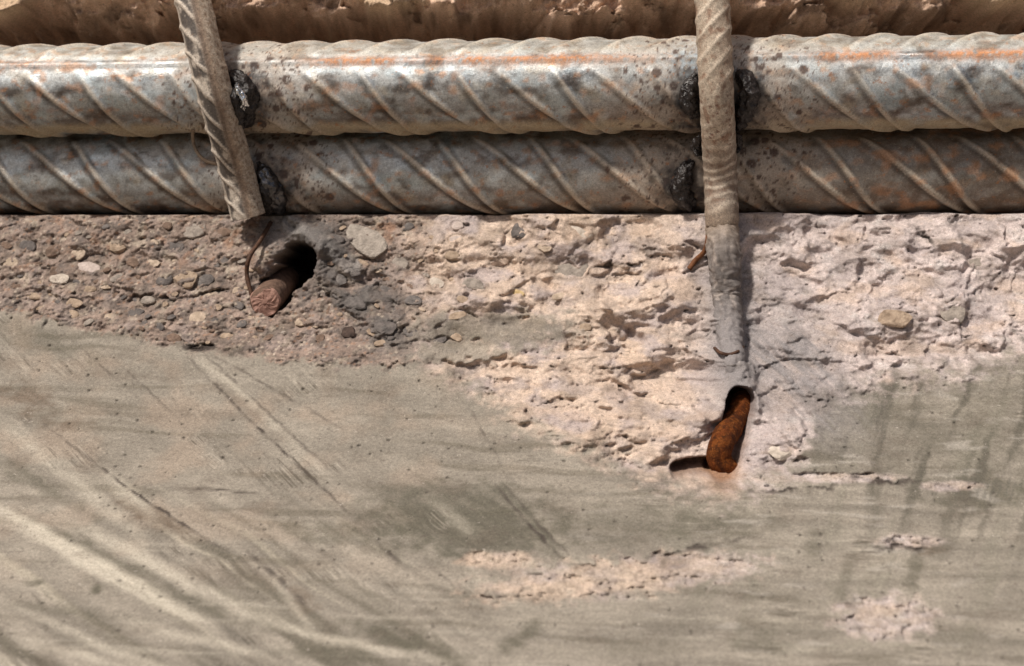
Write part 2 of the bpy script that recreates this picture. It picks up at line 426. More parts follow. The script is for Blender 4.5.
# hole with the cut stub
lb, lf = seg(U, V, [(298,260),(268,299)])
holeL = sst(3, -3, lb - np.interp(lf, [0,.4,1], [16,17,13]) + 9*n_mid + 6*fbm(A*2.5, B*2.5, 77, 3))
lip = sst(14, 3, seg(U, V, [(258,262),(276,244),(300,236),(318,248)])[0] + 4*n_mid)
d += .0035*lip*(1-holeL)*(1-cav)
d -= holeL*np.interp(lf, [0,.45,.8,1], [.055,.050,.030,.014])
fb, ff = seg(U, V, [(276,226),(292,248)])
funnel = sst(26, 8, fb); d -= (1-holeL)*inB*funnel*.004
fin, finf = seg(U, V, [(286,222),(318,238),(352,268)])
finm = sst(13, 4, fin + 4*n_mid)*inB; d += finm*.0022
d += inB*.0035*sst(24,8, seg(U,V,[(322,245),(345,290),(395,330)])[0])*left
# cracks and scored lines: points, half width px, depth mm, darkness
LINES = [([(118,300),(150,297),(172,299),(205,293),(240,290)],1.3,1.6,.8),([(28,312),(48,318),(44,328)],1.0,1.0,.6),
 ([(330,300),(350,308),(366,309)],1.0,1.0,.7),([(917,222),(928,235),(937,246)],1.2,1.2,.8),([(590,270),(610,262),(640,268),(652,256)],1.3,1.2,.7),
 ([(160,345),(195,348),(250,352)],1.6,1.0,.6),([(600,370),(632,369)],1.2,1.0,.7),([(845,480),(920,483)],1.6,.9,.8),([(866,548),(905,548),(935,545)],1.5,.9,.8),
 ([(735,492),(800,490),(850,484)],1.2,.6,.5),([(640,560),(700,548),(760,535)],1.6,.7,.5)]
FLINES = [([(188,357),(247,417),(306,472),(352,516)],1.0,.35,.45),([(45,425),(130,490),(185,525),(228,553)],1.0,.35,.5),([(245,550),(280,580),(308,606)],2.2,.4,.35),
 ([(495,485),(530,525),(560,556)],1.2,.5,.4),([(505,485),(540,525),(570,556)],1.0,.4,.3),([(377,543),(400,563)],1.6,.5,.6),([(470,410),(500,460)],1.0,.3,.25),
 ([(165,488),(210,489),(262,494)],.9,.3,.4),([(195,345),(330,470)],1.0,.3,.25),([(425,560),(470,600)],1.0,.25,.2),([(205,350),(345,430)],.9,.25,.25),([(100,345),(180,420)],.8,.2,.2),
 ([(60,330),(150,408)],.8,.2,.2)]
crack = np.zeros_like(X)
for pts, w, dep, dk in LINES + FLINES:
    jit = 7 if dep > .55 else 2.5
    W_ = window(min(p[0] for p in pts)-12, max(p[0] for p in pts)+12, min(p[1] for p in pts)-12, max(p[1] for p in pts)+12)
    a_, b_ = A[W_], B[W_]
    dd, ff_ = seg(U[W_] + fbm(a_*2, b_*2, 91, 4)*jit, V[W_] + fbm(a_*2, b_*2, 92, 4)*jit, pts)
    br = .35 + .65*sst(-.3, .15, fbm(a_*1.5, b_*1.5, 93, 2))
    m = sst(w*2.1, w*.6, dd)*np.sin(np.pi*np.clip(ff_, .03, .97))**.4*br; dep *= 1.5; dk = min(1, dk*(1.7 if dep > .9 else 2.4))
    d[W_] -= m*dep*.001; crack[W_] = np.maximum(crack[W_], m*dk)
# mortar joint round every stone
rim = np.zeros_like(X)
for (u, v, w, h, r, c) in STONES:
    m = window(u-w, u+w, v-w, v+w)
    if m is None: continue
    c_, s_ = math.cos(r), math.sin(r)
    du = U[m]-u; dv = V[m]-v
    e = np.hypot((du*c_+dv*s_)/(w/2), (-du*s_+dv*c_)/(h/2))
    rim[m] = np.maximum(rim[m], np.exp(-((e-1.08)/.16)**2))
    dm = d[m]; inside = sst(1.25, .95, e)
    d[m] = dm - .0003*inside - .0003*np.exp(-((e-1.08)/.16)**2)
# cover closes over the bar ends well outside the view
endc = sst(.34, .42, np.abs(X))*sst(.03, .06, ZC)

# ------------------------------------------------------------------ colour of the concrete
C = np.zeros(X.shape + (3,))
beige = np.array((.55,.435,.355)); pinkish = np.array((.53,.45,.425)); brownL = np.array((.30,.228,.19)); faceC = np.array((.238,.213,.178))
base = beige*(1-right[...,None]) + pinkish*right[...,None]
base = base*(1-left[...,None]) + brownL*left[...,None]
C = C + base
C *= (1 + .30*fbm(A*.8, B*.9, 101, 4) + .16*fbm(A*4, B*5, 102, 4))[..., None]
C = mixc(C, (.56,.43,.33), sst(.05, .5, fbm(A*.6, B*.7, 103, 4))*.5*(1-left)*(1-right))
C = mixc(C, (.36,.31,.30), sst(.0, .45, fbm(A*.9, B*1.0, 104, 4))*.55*(1-left*.4))
C = mixc(C, (.55,.52,.50), sst(.1, .5, fbm(A*1.1, B*1.5, 106, 4))*.5*right)
C = mixc(C, (.15,.128,.115), sst(-.05, .35, fbm(A*1.4, B*1.7, 107, 5))*.65*left)
C = mixc(C, (.46,.39,.31), sst(.1, .45, fbm(A*1.7, B*2.0, 109, 5))*.6*left)
C = mixc(C, (.22,.175,.15), sst(.12, .42, fbm(A*1.3, B*2.2, 110, 5))*.5*(1-left))
C *= (1 + .30*fbm(A*7, B*8, 100, 3))[..., None]
C *= (1 - .10*left)[..., None]
C *= (1 + .28*fbm(A*2.2, B*3.0, 97, 5))[..., None]
C *= (1 + .55*fbm(U/55 + n_mid, V/3.2 + 2*n_mid, 99, 3)*left*sst(285, 335, V))[..., None]
C = mixc(C, (.39,.335,.335), .7*sst(-.02, .3, fbm(A*.55+2, B*.8, 98, 5))*(1-left)*(1-right*.4))
C = mixc(C, (.52,.39,.30), .45*sst(.05, .35, fbm(A*.6+12, B*.9, 96, 5))*(1-left))
C = mixc(C, (.34,.17,.09), sst(.15, .5, fbm(A*1.2, B*1.2, 108, 3))*.45*left*sst(300,230,V))
# small grit set in the mortar of the break
gw1, gw2, gwr = worley(A*5.5+n_mid*.5, B*6.5, 53)
gm = sst(.34, .22, gw1 + .1*n_fin)*(gwr[...,2] < .45)
gcol = np.where((gwr[...,0] < .4)[...,None], np.array((.10,.085,.08)), np.where((gwr[...,0] < .75)[...,None], np.array((.5,.42,.34)), np.array((.32,.2,.14))))
gk = (gm*(.85*left + .22*(1-left)))[...,None]
C = C*(1-gk) + gcol*gk
d += 0
# formed face
Cf = np.zeros_like(C) + faceC
Cf *= (1 + .22*fbm(A*.35, B*.35, 111, 4) + .10*fbm(A*5, B*6, 112, 4))[..., None]
st = grain*sel + grain2*(1-sel)
def rotuv(deg, wob=0):
    c_, s_ = math.cos(math.radians(deg)), math.sin(math.radians(deg))
    return U*c_ + V*s_, -U*s_ + V*c_ + wob*fbm(A*.3, B*.3, 125, 2)
l1, x1 = rotuv(33, 7); l2, x2 = rotuv(44, 3); l3, x3 = rotuv(2, 6)
low = sst(440, 560, V)
broadL = fbm(l1/420, x1/24, 117, 4)
broad = broadL*sel*(.25+.75*low) + fbm(l3/260, x3/13, 118, 4)*(1-sel*.65)*.8
Cf *= (1 + .62*broad + .16*fbm(A*.5, B*.6, 114, 5))[..., None]
Cf = mixc(Cf, (.37,.335,.27), .75*sst(.10, .42, fbm(l1/500+9, x1/17, 119, 4))*low*sel)
Cf = mixc(Cf, (.105,.094,.072), .75*sst(.08, .42, fbm(l1/400+3, x1/21, 124, 4))*low*sel)
Cf = mixc(Cf, (.12,.105,.08), .55*sst(.12, .45, fbm(l3/200, x3/12, 120, 5)))
Cf = mixc(Cf, (.36,.33,.275), .5*sst(.15, .45, fbm(l3/240+7, x3/10, 126, 4))*sst(480, 600, V))
hatch = fbm(l2/110, x2/3.4, 115, 3)*sel + fbm(l3/70, x3/3.0, 116, 3)*(1-sel)
bund = sst(.08, .38, fbm(A*.35+5, B*.35, 122, 3))
Cf *= (1 + .50*hatch*bund + .13*fbm(l3/30, x3/3, 127, 3) + .10*fbm(A*8, B*8, 123, 3))[..., None]
d += form*(.00010*hatch*bund + .00035*broad)
Cf = mixc(Cf, (.31,.243,.188), sst(-.1, .4, fbm(A*.5, B*.5, 113, 3))*.45*sst(640, 300, U)*sst(640,480,V))
striate = .55 + .45*sst(-.3, .3, fbm(U*.009+V*.007, (V*.84-U*.545)*.16, 121, 3))
def smudge(cx, cy, rx, ry, rot, s, w=.75, Uw=None):
    W_ = window(cx-rx*2.2, cx+rx*2.2, cy-rx*1.6-ry*2, cy+rx*1.6+ry*2) if Uw is None else Uw
    c, s_ = math.cos(rot), math.sin(rot)
    u_, v_ = U[W_], V[W_]
    du = (u_-cx)*c + (v_-cy)*s_; dv = -(u_-cx)*s_ + (v_-cy)*c
    e = np.hypot(du/rx, dv/ry) + w*fbm(A[W_]*1.6, B[W_]*1.6, s, 4)*1.5
    return sst(1.3, .25, e), W_
DARK = (.095,.088,.066); LITE = (.58,.53,.44); BRN = (.115,.085,.062)
for (cx, cy, rx, ry, rot, k, cc) in [
    (470,522,105,38,.05,.75,DARK),(395,520,45,24,.1,.45,DARK),(640,520,90,28,0,.35,DARK),(450,326,30,14,.2,.6,DARK),(540,335,55,14,0,.35,DARK),
    (455,345,55,10,0,.5,DARK),(150,515,38,10,.45,.75,BRN),(28,398,34,16,.5,.6,BRN),(62,424,26,6,0,.55,BRN),(40,340,60,14,.3,.4,DARK),(30,480,70,10,.5,.5,DARK),
    (340,535,70,12,.15,.5,DARK),(300,600,22,12,.6,.5,BRN),(400,640,62,12,.28,.75,DARK),(525,635,34,10,-.7,.65,DARK),(330,655,70,8,.1,.5,DARK),
    (110,560,120,9,.45,.55,DARK),(190,606,90,10,.30,.5,DARK),(60,610,70,6,.1,.4,DARK),(905,440,100,40,-.1,.32,DARK),(990,420,50,60,.2,.25,DARK),(850,410,40,22,0,.5,DARK),
    (985,492,55,20,-.05,.7,DARK),(720,520,70,18,0,.5,DARK),(690,560,40,10,-.2,.4,DARK),(925,548,18,9,0,.6,BRN),(913,572,10,22,.2,.6,DARK),(815,545,10,22,.1,.5,DARK),
    (845,580,7,24,.15,.4,DARK),(760,640,26,18,0,.4,DARK),(780,620,60,40,0,.2,DARK),(960,640,60,12,.05,.3,DARK),(640,650,60,10,0,.25,DARK),(240,400,30,8,.6,.3,BRN),(120,375,50,6,.05,.25,BRN),
    (97,590,7,5,0,.9,DARK),(36,583,9,4,0,.7,DARK)]:
    m, W_ = smudge(cx, cy, rx, ry, rot, int(cx+cy) % 97 + 130)
    Cf[W_] = mixc(Cf[W_], cc, np.clip(m*k*(.4+.8*striate[W_]), 0, 1))
for (pts, w, k) in [([(-20,498),(90,560),(215,628)],7,.55),([(0,520),(130,590),(200,622)],4,.3),([(60,520),(120,545),(190,585),(300,630)],8,.30),([(0,420),(120,520),(150,545)],9,.25),
    ([(190,350),(260,410),(330,480)],5,.2),([(0,600),(120,655),(200,680)],5,.3),([(230,610),(330,640),(450,662)],5,.35),([(430,500),(475,535)],7,.4),([(270,575),(315,632)],5,.25),
    ([(120,620),(260,655),(330,690)],6,.3),([(20,640),(180,680)],5,.3),([(100,470),(160,520)],7,.3)]:
    W_ = window(min(p[0] for p in pts)-30, max(p[0] for p in pts)+30, min(p[1] for p in pts)-30, max(p[1] for p in pts)+30)
    dd, ff_ = seg(U[W_], V[W_] + fbm(A[W_]*.8, B[W_]*.8, 141, 3)*5, pts)
    Cf[W_] = mixc(Cf[W_], LITE, sst(w*1.6, 0, dd)*min(1,k*1.35)*(.4+.8*striate[W_])*np.sin(np.pi*np.clip(ff_, .02, .98))**.5)
sk = U - .86*(V-485) + 10*n_mid
obl = sst(372, 388, sk)*sst(512, 500, sk)*sst(482, 488, V + 6*n_mid)*sst(563, 556, V + 5*n_mid)
Cf = mixc(Cf, (.10,.093,.073), obl*.62*(.45+.6*striate)*sst(-.55, .1, n_mid+.15))
# water runs on the right of the face, upright and leaning left
lean = U + (V-400)*.32 + 6*n_mid
run = sst(-.05, .38, fbm(lean*.05, V*.007, 151, 4))*sst(790, 850, U)*sst(640, 440, V)
Cf = mixc(Cf, (.085,.078,.062), run*.85)
run2 = sst(.1, .5, fbm(lean*.035, V*.008, 152, 3))*sst(560, 700, U)
Cf = mixc(Cf, (.17,.16,.125), run2*.35)
Cf = mixc(Cf, (.40,.37,.33), sst(.2, .5, fbm(A*.6, B*2.2, 153, 4))*.45*sst(450, 760, U))
hat = sst(0, .3, np.sin(lean*.9)*.5 + fbm(A*3, B*3, 154, 2))*smudge(990, 490, 60, 16, -.05, 155, .55, (slice(None), slice(None)))[0]
Cf = mixc(Cf, (.10,.095,.08), hat*.5)
Cf = mixc(Cf, (.11,.095,.075), pitf*.5)
bh1, bh2, bhr = worley(A*1.6, B*1.6, 129)
bug = sst(.10, .05, bh1/(.35+bhr[...,0]))*(bhr[...,2] < .30)*form
d -= bug*.0009; Cf = mixc(Cf, (.06,.05,.042), bug*.75)
fm = formc[..., None]
C = C*(1-fm) + Cf*fm
C = mixc(C, (.42,.34,.265), chips*.45*sst(-.25, .3, fbm(A*2, B*3, 156, 4)))
C = mixc(C, (.16,.13,.10), chips*.55*sst(.1, .45, fbm(A*2.4, B*3.4, 157, 4)))
# dark seams, pits, rims
C = mixc(C, (.05,.04,.035), np.clip(crack, 0, 1))
C = mixc(C, (.13,.10,.09), pit*.55)
C = mixc(C, (.16,.125,.10), rim*.45)
# grey cement slurry and painted shade round the right stirrup; slurry on the left funnel
C = mixc(C, (.24,.222,.222), inB*np.clip(ridgeR*.9 + (.9+.9*flow)*np.exp(-((U-780-(V-330)*.45)/46)**2)*np.exp(-((V-365)/75)**2), 0, 1)*sst(475, 425, V))  # wide grey to the right is the stirrup's soft shade, painted on
C = mixc(C, (.29,.27,.255), np.clip(funnel*.6 + finm*.75, 0, 1)*inB)
C = mixc(C, (.105,.098,.095), inB*left*.88*sst(-.5,.15,n_mid)*sst(50,8, seg(U,V,[(322,245),(350,290),(395,325)])[0]))  # darker band down the slope right of the left hole
C = mixc(C, (.20,.09,.045), holeR*.7); C = mixc(C, (.16,.085,.05), slit*.7); C = mixc(C, (.07,.045,.035), holeL*.8)  # brown right hole and slit; left hole's shade darkened into the colour
C = mixc(C, (.42,.22,.10), .4*sst(30, 8, np.hypot(U-725, V-474)))
# rust-stained pocket behind the bars
Ct = np.zeros_like(C) + np.array((.60,.42,.31))
Ct *= (1 + .5*fbm(A*.7, ZC*80, 161, 4) + .3*fbm(A*3, ZC*320, 162, 4))[...,None]
Ct = mixc(Ct, (.06,.035,.025), sst(.05, .45, fbm(A*1.1, ZC*130, 163, 5))*.6)
Ct = mixc(Ct, (.48,.355,.24), pale*.9)
C = C*(1-cav[...,None]) + Ct*cav[...,None]
dirt = sst(.08, .5, fbm(A*.55+7, B*.8, 171, 6))
C = mixc(C, (.12,.098,.078), .38*dirt*(1-cav))
C = np.clip(C, .012, .72)

Y = Y0 - d
Y = Y*(1-endc) + (-.045 - KX*X)*endc
M_con = mat_vc('chipped_concrete', rough=.92, grain=1000, grain_amt=.20, bump=.00036, bscale=1500, spec=.25, grain_by_alpha=True, board=True,
               flecks=((420, .60, .66, (.10,.08,.068), .55), (900, .62, .67, (.07,.055,.048), .6), (650, .635, .68, (.62,.56,.50), .45)))
ny, nx = X.shape
idx = np.arange(ny*nx).reshape(ny, nx)
q = np.stack([idx[:-1,:-1], idx[:-1,1:], idx[1:,1:], idx[1:,:-1]], -1).reshape(-1, 4)
co = np.stack([X, Y, Z], -1).reshape(-1, 3)
ring = np.concatenate([idx[0,:-1], idx[:-1,-1], idx[-1,:0:-1], idx[:0:-1,0]])
back = co[ring].copy(); back[:,1] = .45
bi = np.arange(len(ring)) + len(co)
q2 = np.stack([np.roll(ring,-1), ring, bi, np.roll(bi,-1)], -1)
C4 = np.concatenate([C, (.25 + .75*np.clip(rough + .3*cav, 0, 1))[...,None]], -1)
tint = np.concatenate([C4.reshape(-1,4), np.tile(np.append(faceC, .3), (len(ring),1))])
sel2 = np.clip(1-sel, 0, 1)
lay_mask = np.clip(formc*(1-.6*np.clip(holeR+holeL,0,1)), 0, 1)*(.04 + .96*sst(.22, .48, fbm(A*.35+5, B*.35, 122, 3) + .25*fbm(A*1.6, B*1.6, 128, 3)))
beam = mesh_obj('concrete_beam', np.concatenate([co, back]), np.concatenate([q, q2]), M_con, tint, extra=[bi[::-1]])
for nm, (aa, bb, mm) in {'lay': (l2/75, x2/3.4, lay_mask*sel), 'lay2': (l3/60, x3/3.4, lay_mask*sel2)}.items():
    at_ = beam.data.attributes.new(nm, 'FLOAT_VECTOR', 'POINT')
    vv_ = np.zeros((len(beam.data.vertices), 3), np.float32); vv_[:X.size] = np.stack([aa, bb, mm], -1).reshape(-1, 3)
    at_.data.foreach_set('vector', vv_.ravel())
tag(beam, 'weathered grey-beige concrete beam with its cover broken away around the steel', 'concrete beam')

def surf(u, v):
    """point on the finished concrete near an image spot, and its slope frame"""
    x, z = inv(u, v)
    i = int(np.argmin(np.abs(xs-x))); j = int(np.argmin(np.abs(zs-z)))
    j0, j1 = max(j-8,0), min(j+8, ny-1)
    p = Vector((x, float(Y[j,i]), z))
    T = Vector((0, float(Y0[j1,i]-Y0[j0,i]), float(zs[j1]-zs[j0]))).normalized()
    Xr = Vector((1, -KX, 0)).normalized()
    N = Xr.cross(T).normalized()
    if N.y > 0: N = -N
    return p, Xr, T, N

# stones: shared rough pebble shapes in a few colours
SC = {'white':((.40,.34,.28),(.58,.51,.44)),'pink':((.42,.34,.30),(.52,.44,.40)),'beige':((.34,.26,.19),(.48,.385,.30)),'dark':((.075,.065,.062),(.15,.13,.12)),
      'brown':((.10,.065,.045),(.20,.135,.10)),'tan':((.25,.18,.125),(.38,.29,.215)),'slate':((.085,.075,.07),(.17,.15,.14)),'grey':((.20,.17,.145),(.33,.285,.245)),
      'pale':((.27,.235,.20),(.38,.33,.285)),'black':((.03,.018,.014),(.07,.045,.035)),'ochre':((.50,.36,.17),(.62,.48,.28))}
SM = {k: mat_plain('stone_'+k, tuple(x*.8 for x in a), tuple(x*1.12 for x in b), 420, .9, 0, .0005, 1300) for k, (a, b) in SC.items()}
def pebble(seed, sub, m, name='stone'):
    r = random.Random(seed); bm = bmesh.new()
    bmesh.ops.create_icosphere(bm, subdivisions=sub, radius=1)
    cuts = [(Vector((r.gauss(0,1), r.gauss(0,1), r.gauss(0,.7))).normalized(), r.uniform(.60,.90)) for _ in range(11)]
    for vtx in bm.verts:
        p = vtx.co.copy()
        for n, dd in cuts:
            k = p.dot(n)
            if k > dd: p -= n*(k-dd)*.9
        if p.z > .30: p.z = .30 + (p.z-.30)*.22
        vtx.co = p
    me = bpy.data.meshes.new(name); bm.to_mesh(me); bm.free(); me.materials.append(m)
    me.polygons.foreach_set('use_smooth', [seed % 3 == 0]*len(me.polygons))
    return me
shapes = {}
for i, (u, v, w, h, r, c) in enumerate(STONES):
    big = w > 20
    key = (i % 5, big, c)
    if key not in shapes: shapes[key] = pebble(i % 5 + (10 if big else 0), 3 if w > 26 else 2, SM[c])
    p, Xr, T, N = surf(u, v)
    px = (p.y + D)/F
    fs_ = max(.35, T.z)                      # foreshortening of the slope
    cr, sr = math.cos(-r), math.sin(-r)
    ax = (Xr*cr + T*sr/ max(fs_,.5)).normalized(); ay = N.cross(ax).normalized()
    a, b = w/2*px*1.04, h/2*px/fs_*1.02
    cN = min(a, b)*.55
    Mx = Matrix((ax, ay, N)).transposed().to_4x4() @ Matrix.Diagonal((a, b, cN, 1))
    Mx.translation = p - N*(cN*.36 - .00025)
    s = bpy.data.objects.new('stone', shapes[key]); col.objects.link(s)
    s.parent = beam; s.matrix_world = Mx

# ground far below the beam
M_gr = mat_plain('earth', (.14,.11,.08), (.26,.21,.16), 6, .95, 0, .01, 30)
gm_ = bpy.data.meshes.new('ground'); G = 150
gm_.from_pydata([(-G,-G,-.795),(G,-G,-.795),(G,G,-.795),(-G,G,-.795)], [], [(0,1,2,3)]); gm_.materials.append(M_gr)
go = bpy.data.objects.new('ground', gm_); col.objects.link(go); tag(go, kind='structure')

# ------------------------------------------------------------------ bars
def catmull(pts, n):
    pts = [Vector(p) for p in pts]
    P_ = [pts[0]*2-pts[1]] + pts + [pts[-1]*2-pts[-2]]
    out = []
    m = len(pts)-1
    for k in range(n):
        t = k/(n-1)*m; i = min(int(t), m-1); f = t-i
        p0, p1, p2, p3 = P_[i:i+4]
        out.append(.5*((2*p1) + (p2-p0)*f + (2*p0-5*p1+4*p2-p3)*f*f + (3*p1-p0-3*p2+p3)*f**3))
    return out
def tube(name, pts, rad, ns, nt_, mat, relief=None, paint=None, parent=None, caps=True, up=Vector((0,-1,0)), spline=True):
    """swept bar. theta 0 faces the viewer, +90 deg faces up/left of the run. relief(s,th,U?)->metres, paint(s,th,r)->rgba"""
    pp = catmull(pts, ns) if spline else [Vector(pts[0]).lerp(Vector(pts[1]), k/(ns-1)) for k in range(ns)]
    pa = np.array([tuple(p) for p in pp])
    tan = np.gradient(pa, axis=0); tan /= np.linalg.norm(tan, axis=1)[:,None]
    upv = np.tile(np.array(up), (ns,1)).astype(float)
    e1 = upv - tan*(upv*tan).sum(1)[:,None]; e1 /= np.linalg.norm(e1, axis=1)[:,None]
    e2 = np.cross(e1, tan)
    s = np.concatenate([[0], np.cumsum(np.linalg.norm(np.diff(pa, axis=0), axis=1))])
    th = np.linspace(-np.pi, np.pi, nt_, endpoint=False)
    S, TH = np.meshgrid(s, th, indexing='ij')
    R0 = np.asarray(rad(s))[:,None] if callable(rad) else rad
    R = R0 + (relief(S, TH) if relief else 0)
    R = R + np.zeros_like(S)
    co = pa[:,None,:] + R[...,None]*(np.cos(TH)[...,None]*e1[:,None,:] + np.sin(TH)[...,None]*e2[:,None,:])
    W = co
    idx = np.arange(ns*nt_).reshape(ns, nt_); r1 = np.roll(idx, -1, axis=1)
    q = np.stack([idx[:-1], r1[:-1], r1[1:], idx[1:]], -1).reshape(-1,4)
    tint = paint(S, TH, R, W).reshape(-1, 4) if paint else None
    return mesh_obj(name, co.reshape(-1,3), q, mat, tint, parent, extra=[idx[0][::-1], idx[-1]] if caps else None), pa

def wrap(a): return (a+np.pi) % (2*np.pi) - np.pi
def rebar_ribs(S, TH, R, th0, hgt, s_off):
    """two rows of crescent ribs between two lengthwise ribs at th0 and th0+180; one row alternates its lean"""
    lam = wrap(TH-th0)                           # >0 upper row, <0 lower row
    lower = lam < 0
    ang = np.where(lower, -lam, lam)             # 0..pi from the lengthwise rib
    cres = np.clip(np.sin(np.clip(ang, 0, np.pi)), 0, 1)**.8 * sst(.10, .42, ang)*sst(np.pi-.10, np.pi-.42, ang)
    per = .0345
    out = np.zeros_like(S)
    arc = ang*R
    for off, k in ((0., .72), (.0125, 1.18)):
        x = S - s_off - off - k*arc
        x = (x + per/2) % per - per/2
        out = np.maximum(out, np.where(lower, np.exp(-np.abs((x/np.hypot(1,k))/.00112)**3), 0))
    x = S - s_off - 1.0*arc
    p2 = per/2
    x = (x + p2/2) % p2 - p2/2
    out = np.maximum(out, np.where(lower, 0, np.exp(-np.abs(x/1.41/.0016)**3)))
    lng = np.exp(-((np.abs(wrap(TH-th0))*R)/.0011)**2) + np.exp(-((np.abs(wrap(TH-th0-np.pi))*R)/.0011)**2)
    return out*cres, lng

M_steel = mat_vc('weathered_steel', rough=.30, metal=.9, grain=1100, grain_amt=.20, bump=.00016, bscale=1500, spec=.5, alpha_metal=True,
                 flecks=((260, .57, .66, (.085,.055,.04), .4), (420, .60, .66, (.36,.15,.055), .6), (700, .61, .66, (.55,.50,.42), .45), (1100, .62, .67, (.05,.04,.035), .5)))
def img(W):
    dp = W[...,1]+D
    return 512 + W[...,0]*F/dp, 333 - W[...,2]*F/dp

WELD_AT = [(245,100),(270,190),(692,97),(745,100),(685,188),(740,150)]
def bar_paint(which, th0, rr):
    def f(S, TH, R, W):
        rib, lng = rebar_ribs(S, TH, rr, th0, 1, OFF[which])
        a = S*100; b = TH*rr*100
        u, v = img(W)
        sd_ = 300 + which*40
        n1 = fbm(a*.5, b*.8, sd_, 4); n2 = fbm(a*1.6, b*1.8, sd_+5, 4); n3 = fbm(a*6, b*7, sd_+9, 4)
        c = np.zeros(S.shape+(3,)) + np.array((.45,.485,.50))
        c = c*(1+.42*n2+.34*n3)[...,None]
        metal = .9 - .4*sst(-.1,.4,n2)
        warm = sst(-.25, .35, n1)
        c = mixc(c, (.33,.255,.18), .22*warm)                     # dust film
        metal = metal*(1-.3*warm)
        c = mixc(c, (.075,.052,.038), .8*sst(-.02, .38, fbm(a*.8, b*1.5, sd_+20, 5)))
        c = mixc(c, (.09,.06,.045), .8*sst(-.25,-1.0, TH)*sst(-.5,.1,n2))  # shade of the underside painted into the lower third
        c = mixc(c, (.50,.43,.33), .42*sst(.1,.45,fbm(a*1.1,b*1.3,sd_+24,5)))
        c = mixc(c, (.42,.50,.54), .6*sst(.02,.4,fbm(a*.7+4,b*1.1,sd_+26,4)))
        c = mixc(c, (.44,.22,.10), .55*sst(.2,.45,fbm(a*1.8,b*2.6,sd_+27,5)+(.12*sst(220,60,u)*sst(-.3,.3,TH) if which==0 else 0)))
        if which == 1:
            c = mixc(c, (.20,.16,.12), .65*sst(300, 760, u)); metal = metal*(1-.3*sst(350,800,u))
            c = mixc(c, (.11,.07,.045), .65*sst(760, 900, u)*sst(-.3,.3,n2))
        # ribs: lit crest and shaded foot painted in, then rust spots
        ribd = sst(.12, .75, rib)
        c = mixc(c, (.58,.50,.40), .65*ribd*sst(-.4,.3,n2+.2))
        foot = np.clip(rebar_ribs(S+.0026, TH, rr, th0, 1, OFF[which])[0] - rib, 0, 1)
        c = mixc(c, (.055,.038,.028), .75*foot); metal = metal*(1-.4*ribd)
        rs = sst(.2, .55, fbm(a*1.3, b*1.6, sd_+30, 4) + .10*ribd + (.16*sst(700,900,u) if which else .04))
        c = mixc(c, (.42,.19,.075), rs*(.45+.15*ribd)); metal = metal*(1-.8*rs)
        # lengthwise rib: orange where rust has run, worn grey elsewhere
        near = np.exp(-((np.abs(wrap(TH-th0))*rr)/.0019)**2)
        ru = np.clip(sst(-.35,.15, fbm(a*.35, b*0, sd_+40, 3)) , 0, 1)
        if which == 0:
            ru = np.clip(ru*(sst(280,340,u)*sst(680,600,u) + sst(780,830,u) + .35*sst(180,120,u)), 0, 1)
            c = mixc(c, (.58,.25,.10), near*ru*sst(-.3,.15,n3+.1)*.95); metal = metal*(1-near*ru)
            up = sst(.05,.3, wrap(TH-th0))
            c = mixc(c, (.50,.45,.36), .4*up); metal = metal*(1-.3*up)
            dk = np.exp(-((np.abs(wrap(TH-th0-.35))*rr)/.0020)**2)
            c = mixc(c, (.10,.075,.055), .55*dk*sst(0,.35,fbm(a*.8,b*2,sd_+44,3)))
        if which == 0:      # cement left along the underside
            strip = sst(-.95,-1.15, TH)*sst(-.45,.0,fbm(a*.5,b*.5,sd_+46,4))
            c = mixc(c, (.40,.33,.225), .85*strip); metal = metal*(1-strip)
        # dusty, heat-touched halo and spatter beside the welds
        halo = np.zeros_like(u)
        for (wu, wv) in WELD_AT:
            halo = np.maximum(halo, np.exp(-(((u-wu)/62)**2 + ((v-wv)/62)**2)))
        halo = np.clip(halo*1.1, 0, 1)*sst(-.6,.1,n2)
        c = mixc(c, (.50,.41,.33), halo*.75); metal = metal*(1-.8*halo)
        blue = np.exp(-(((u-692)/26)**2 + ((v-66)/20)**2)) + .5*np.exp(-(((u-180)/18)**2 + ((v-110)/22)**2))
        c = mixc(c, (.42,.56,.66), np.clip(blue*.75*sst(-.4,.3,n3),0,1))
        for sc, thr, pr, sd2 in ((1.9,.30,.50,1),(4.6,.26,.38,2),(10.,.28,.30,3)):
            q1, q2_, qr = worley(a*sc, b*sc+n2*.1, sd_+50+sd2)
            dot = sst(thr, thr*.72, q1/(0.45+qr[...,0]*.9))*(qr[...,2] < pr*sst(.12,.55,halo+.06*n1))
            c = mixc(c, (.095,.06,.048), dot*.92); metal = metal*(1-.5*dot)
        burn = np.zeros_like(u)
        for (wu, wv) in WELD_AT[:5]:
            burn = np.maximum(burn, np.exp(-np.maximum(0, ((u-wu)/27)**2 + ((v-wv)/35)**2 + .9*n2 + .5*n3)**1.5))
        c = mixc(c, (.035,.032,.034), np.clip(burn*1.05,0,1)*.9)
        c = np.clip(c, .012, .7)
        return np.concatenate([c, np.clip(metal,0,1)[...,None]], -1)
    return f
OFF = [0.0105, 0.002]
def bar_relief(which, th0, rr, h):
    def f(S, TH):
        rib, lng = rebar_ribs(S, TH, rr, th0, h, OFF[which])
        a = S*100; b = TH*rr*100
        cem = (.0009*sst(-1.0,-1.15, TH)*sst(-1.9,-1.6,TH)*(.6+.8*fbm(a*.7, b*.7, 358, 4)) if which == 0 else 0)
        return cem + h*rib + .0007*np.clip(lng,0,1) + .00014*fbm(a*1.5, b*2, 351+which, 3) + .00006*fbm(a*9, b*9, 355+which, 2)
    return f
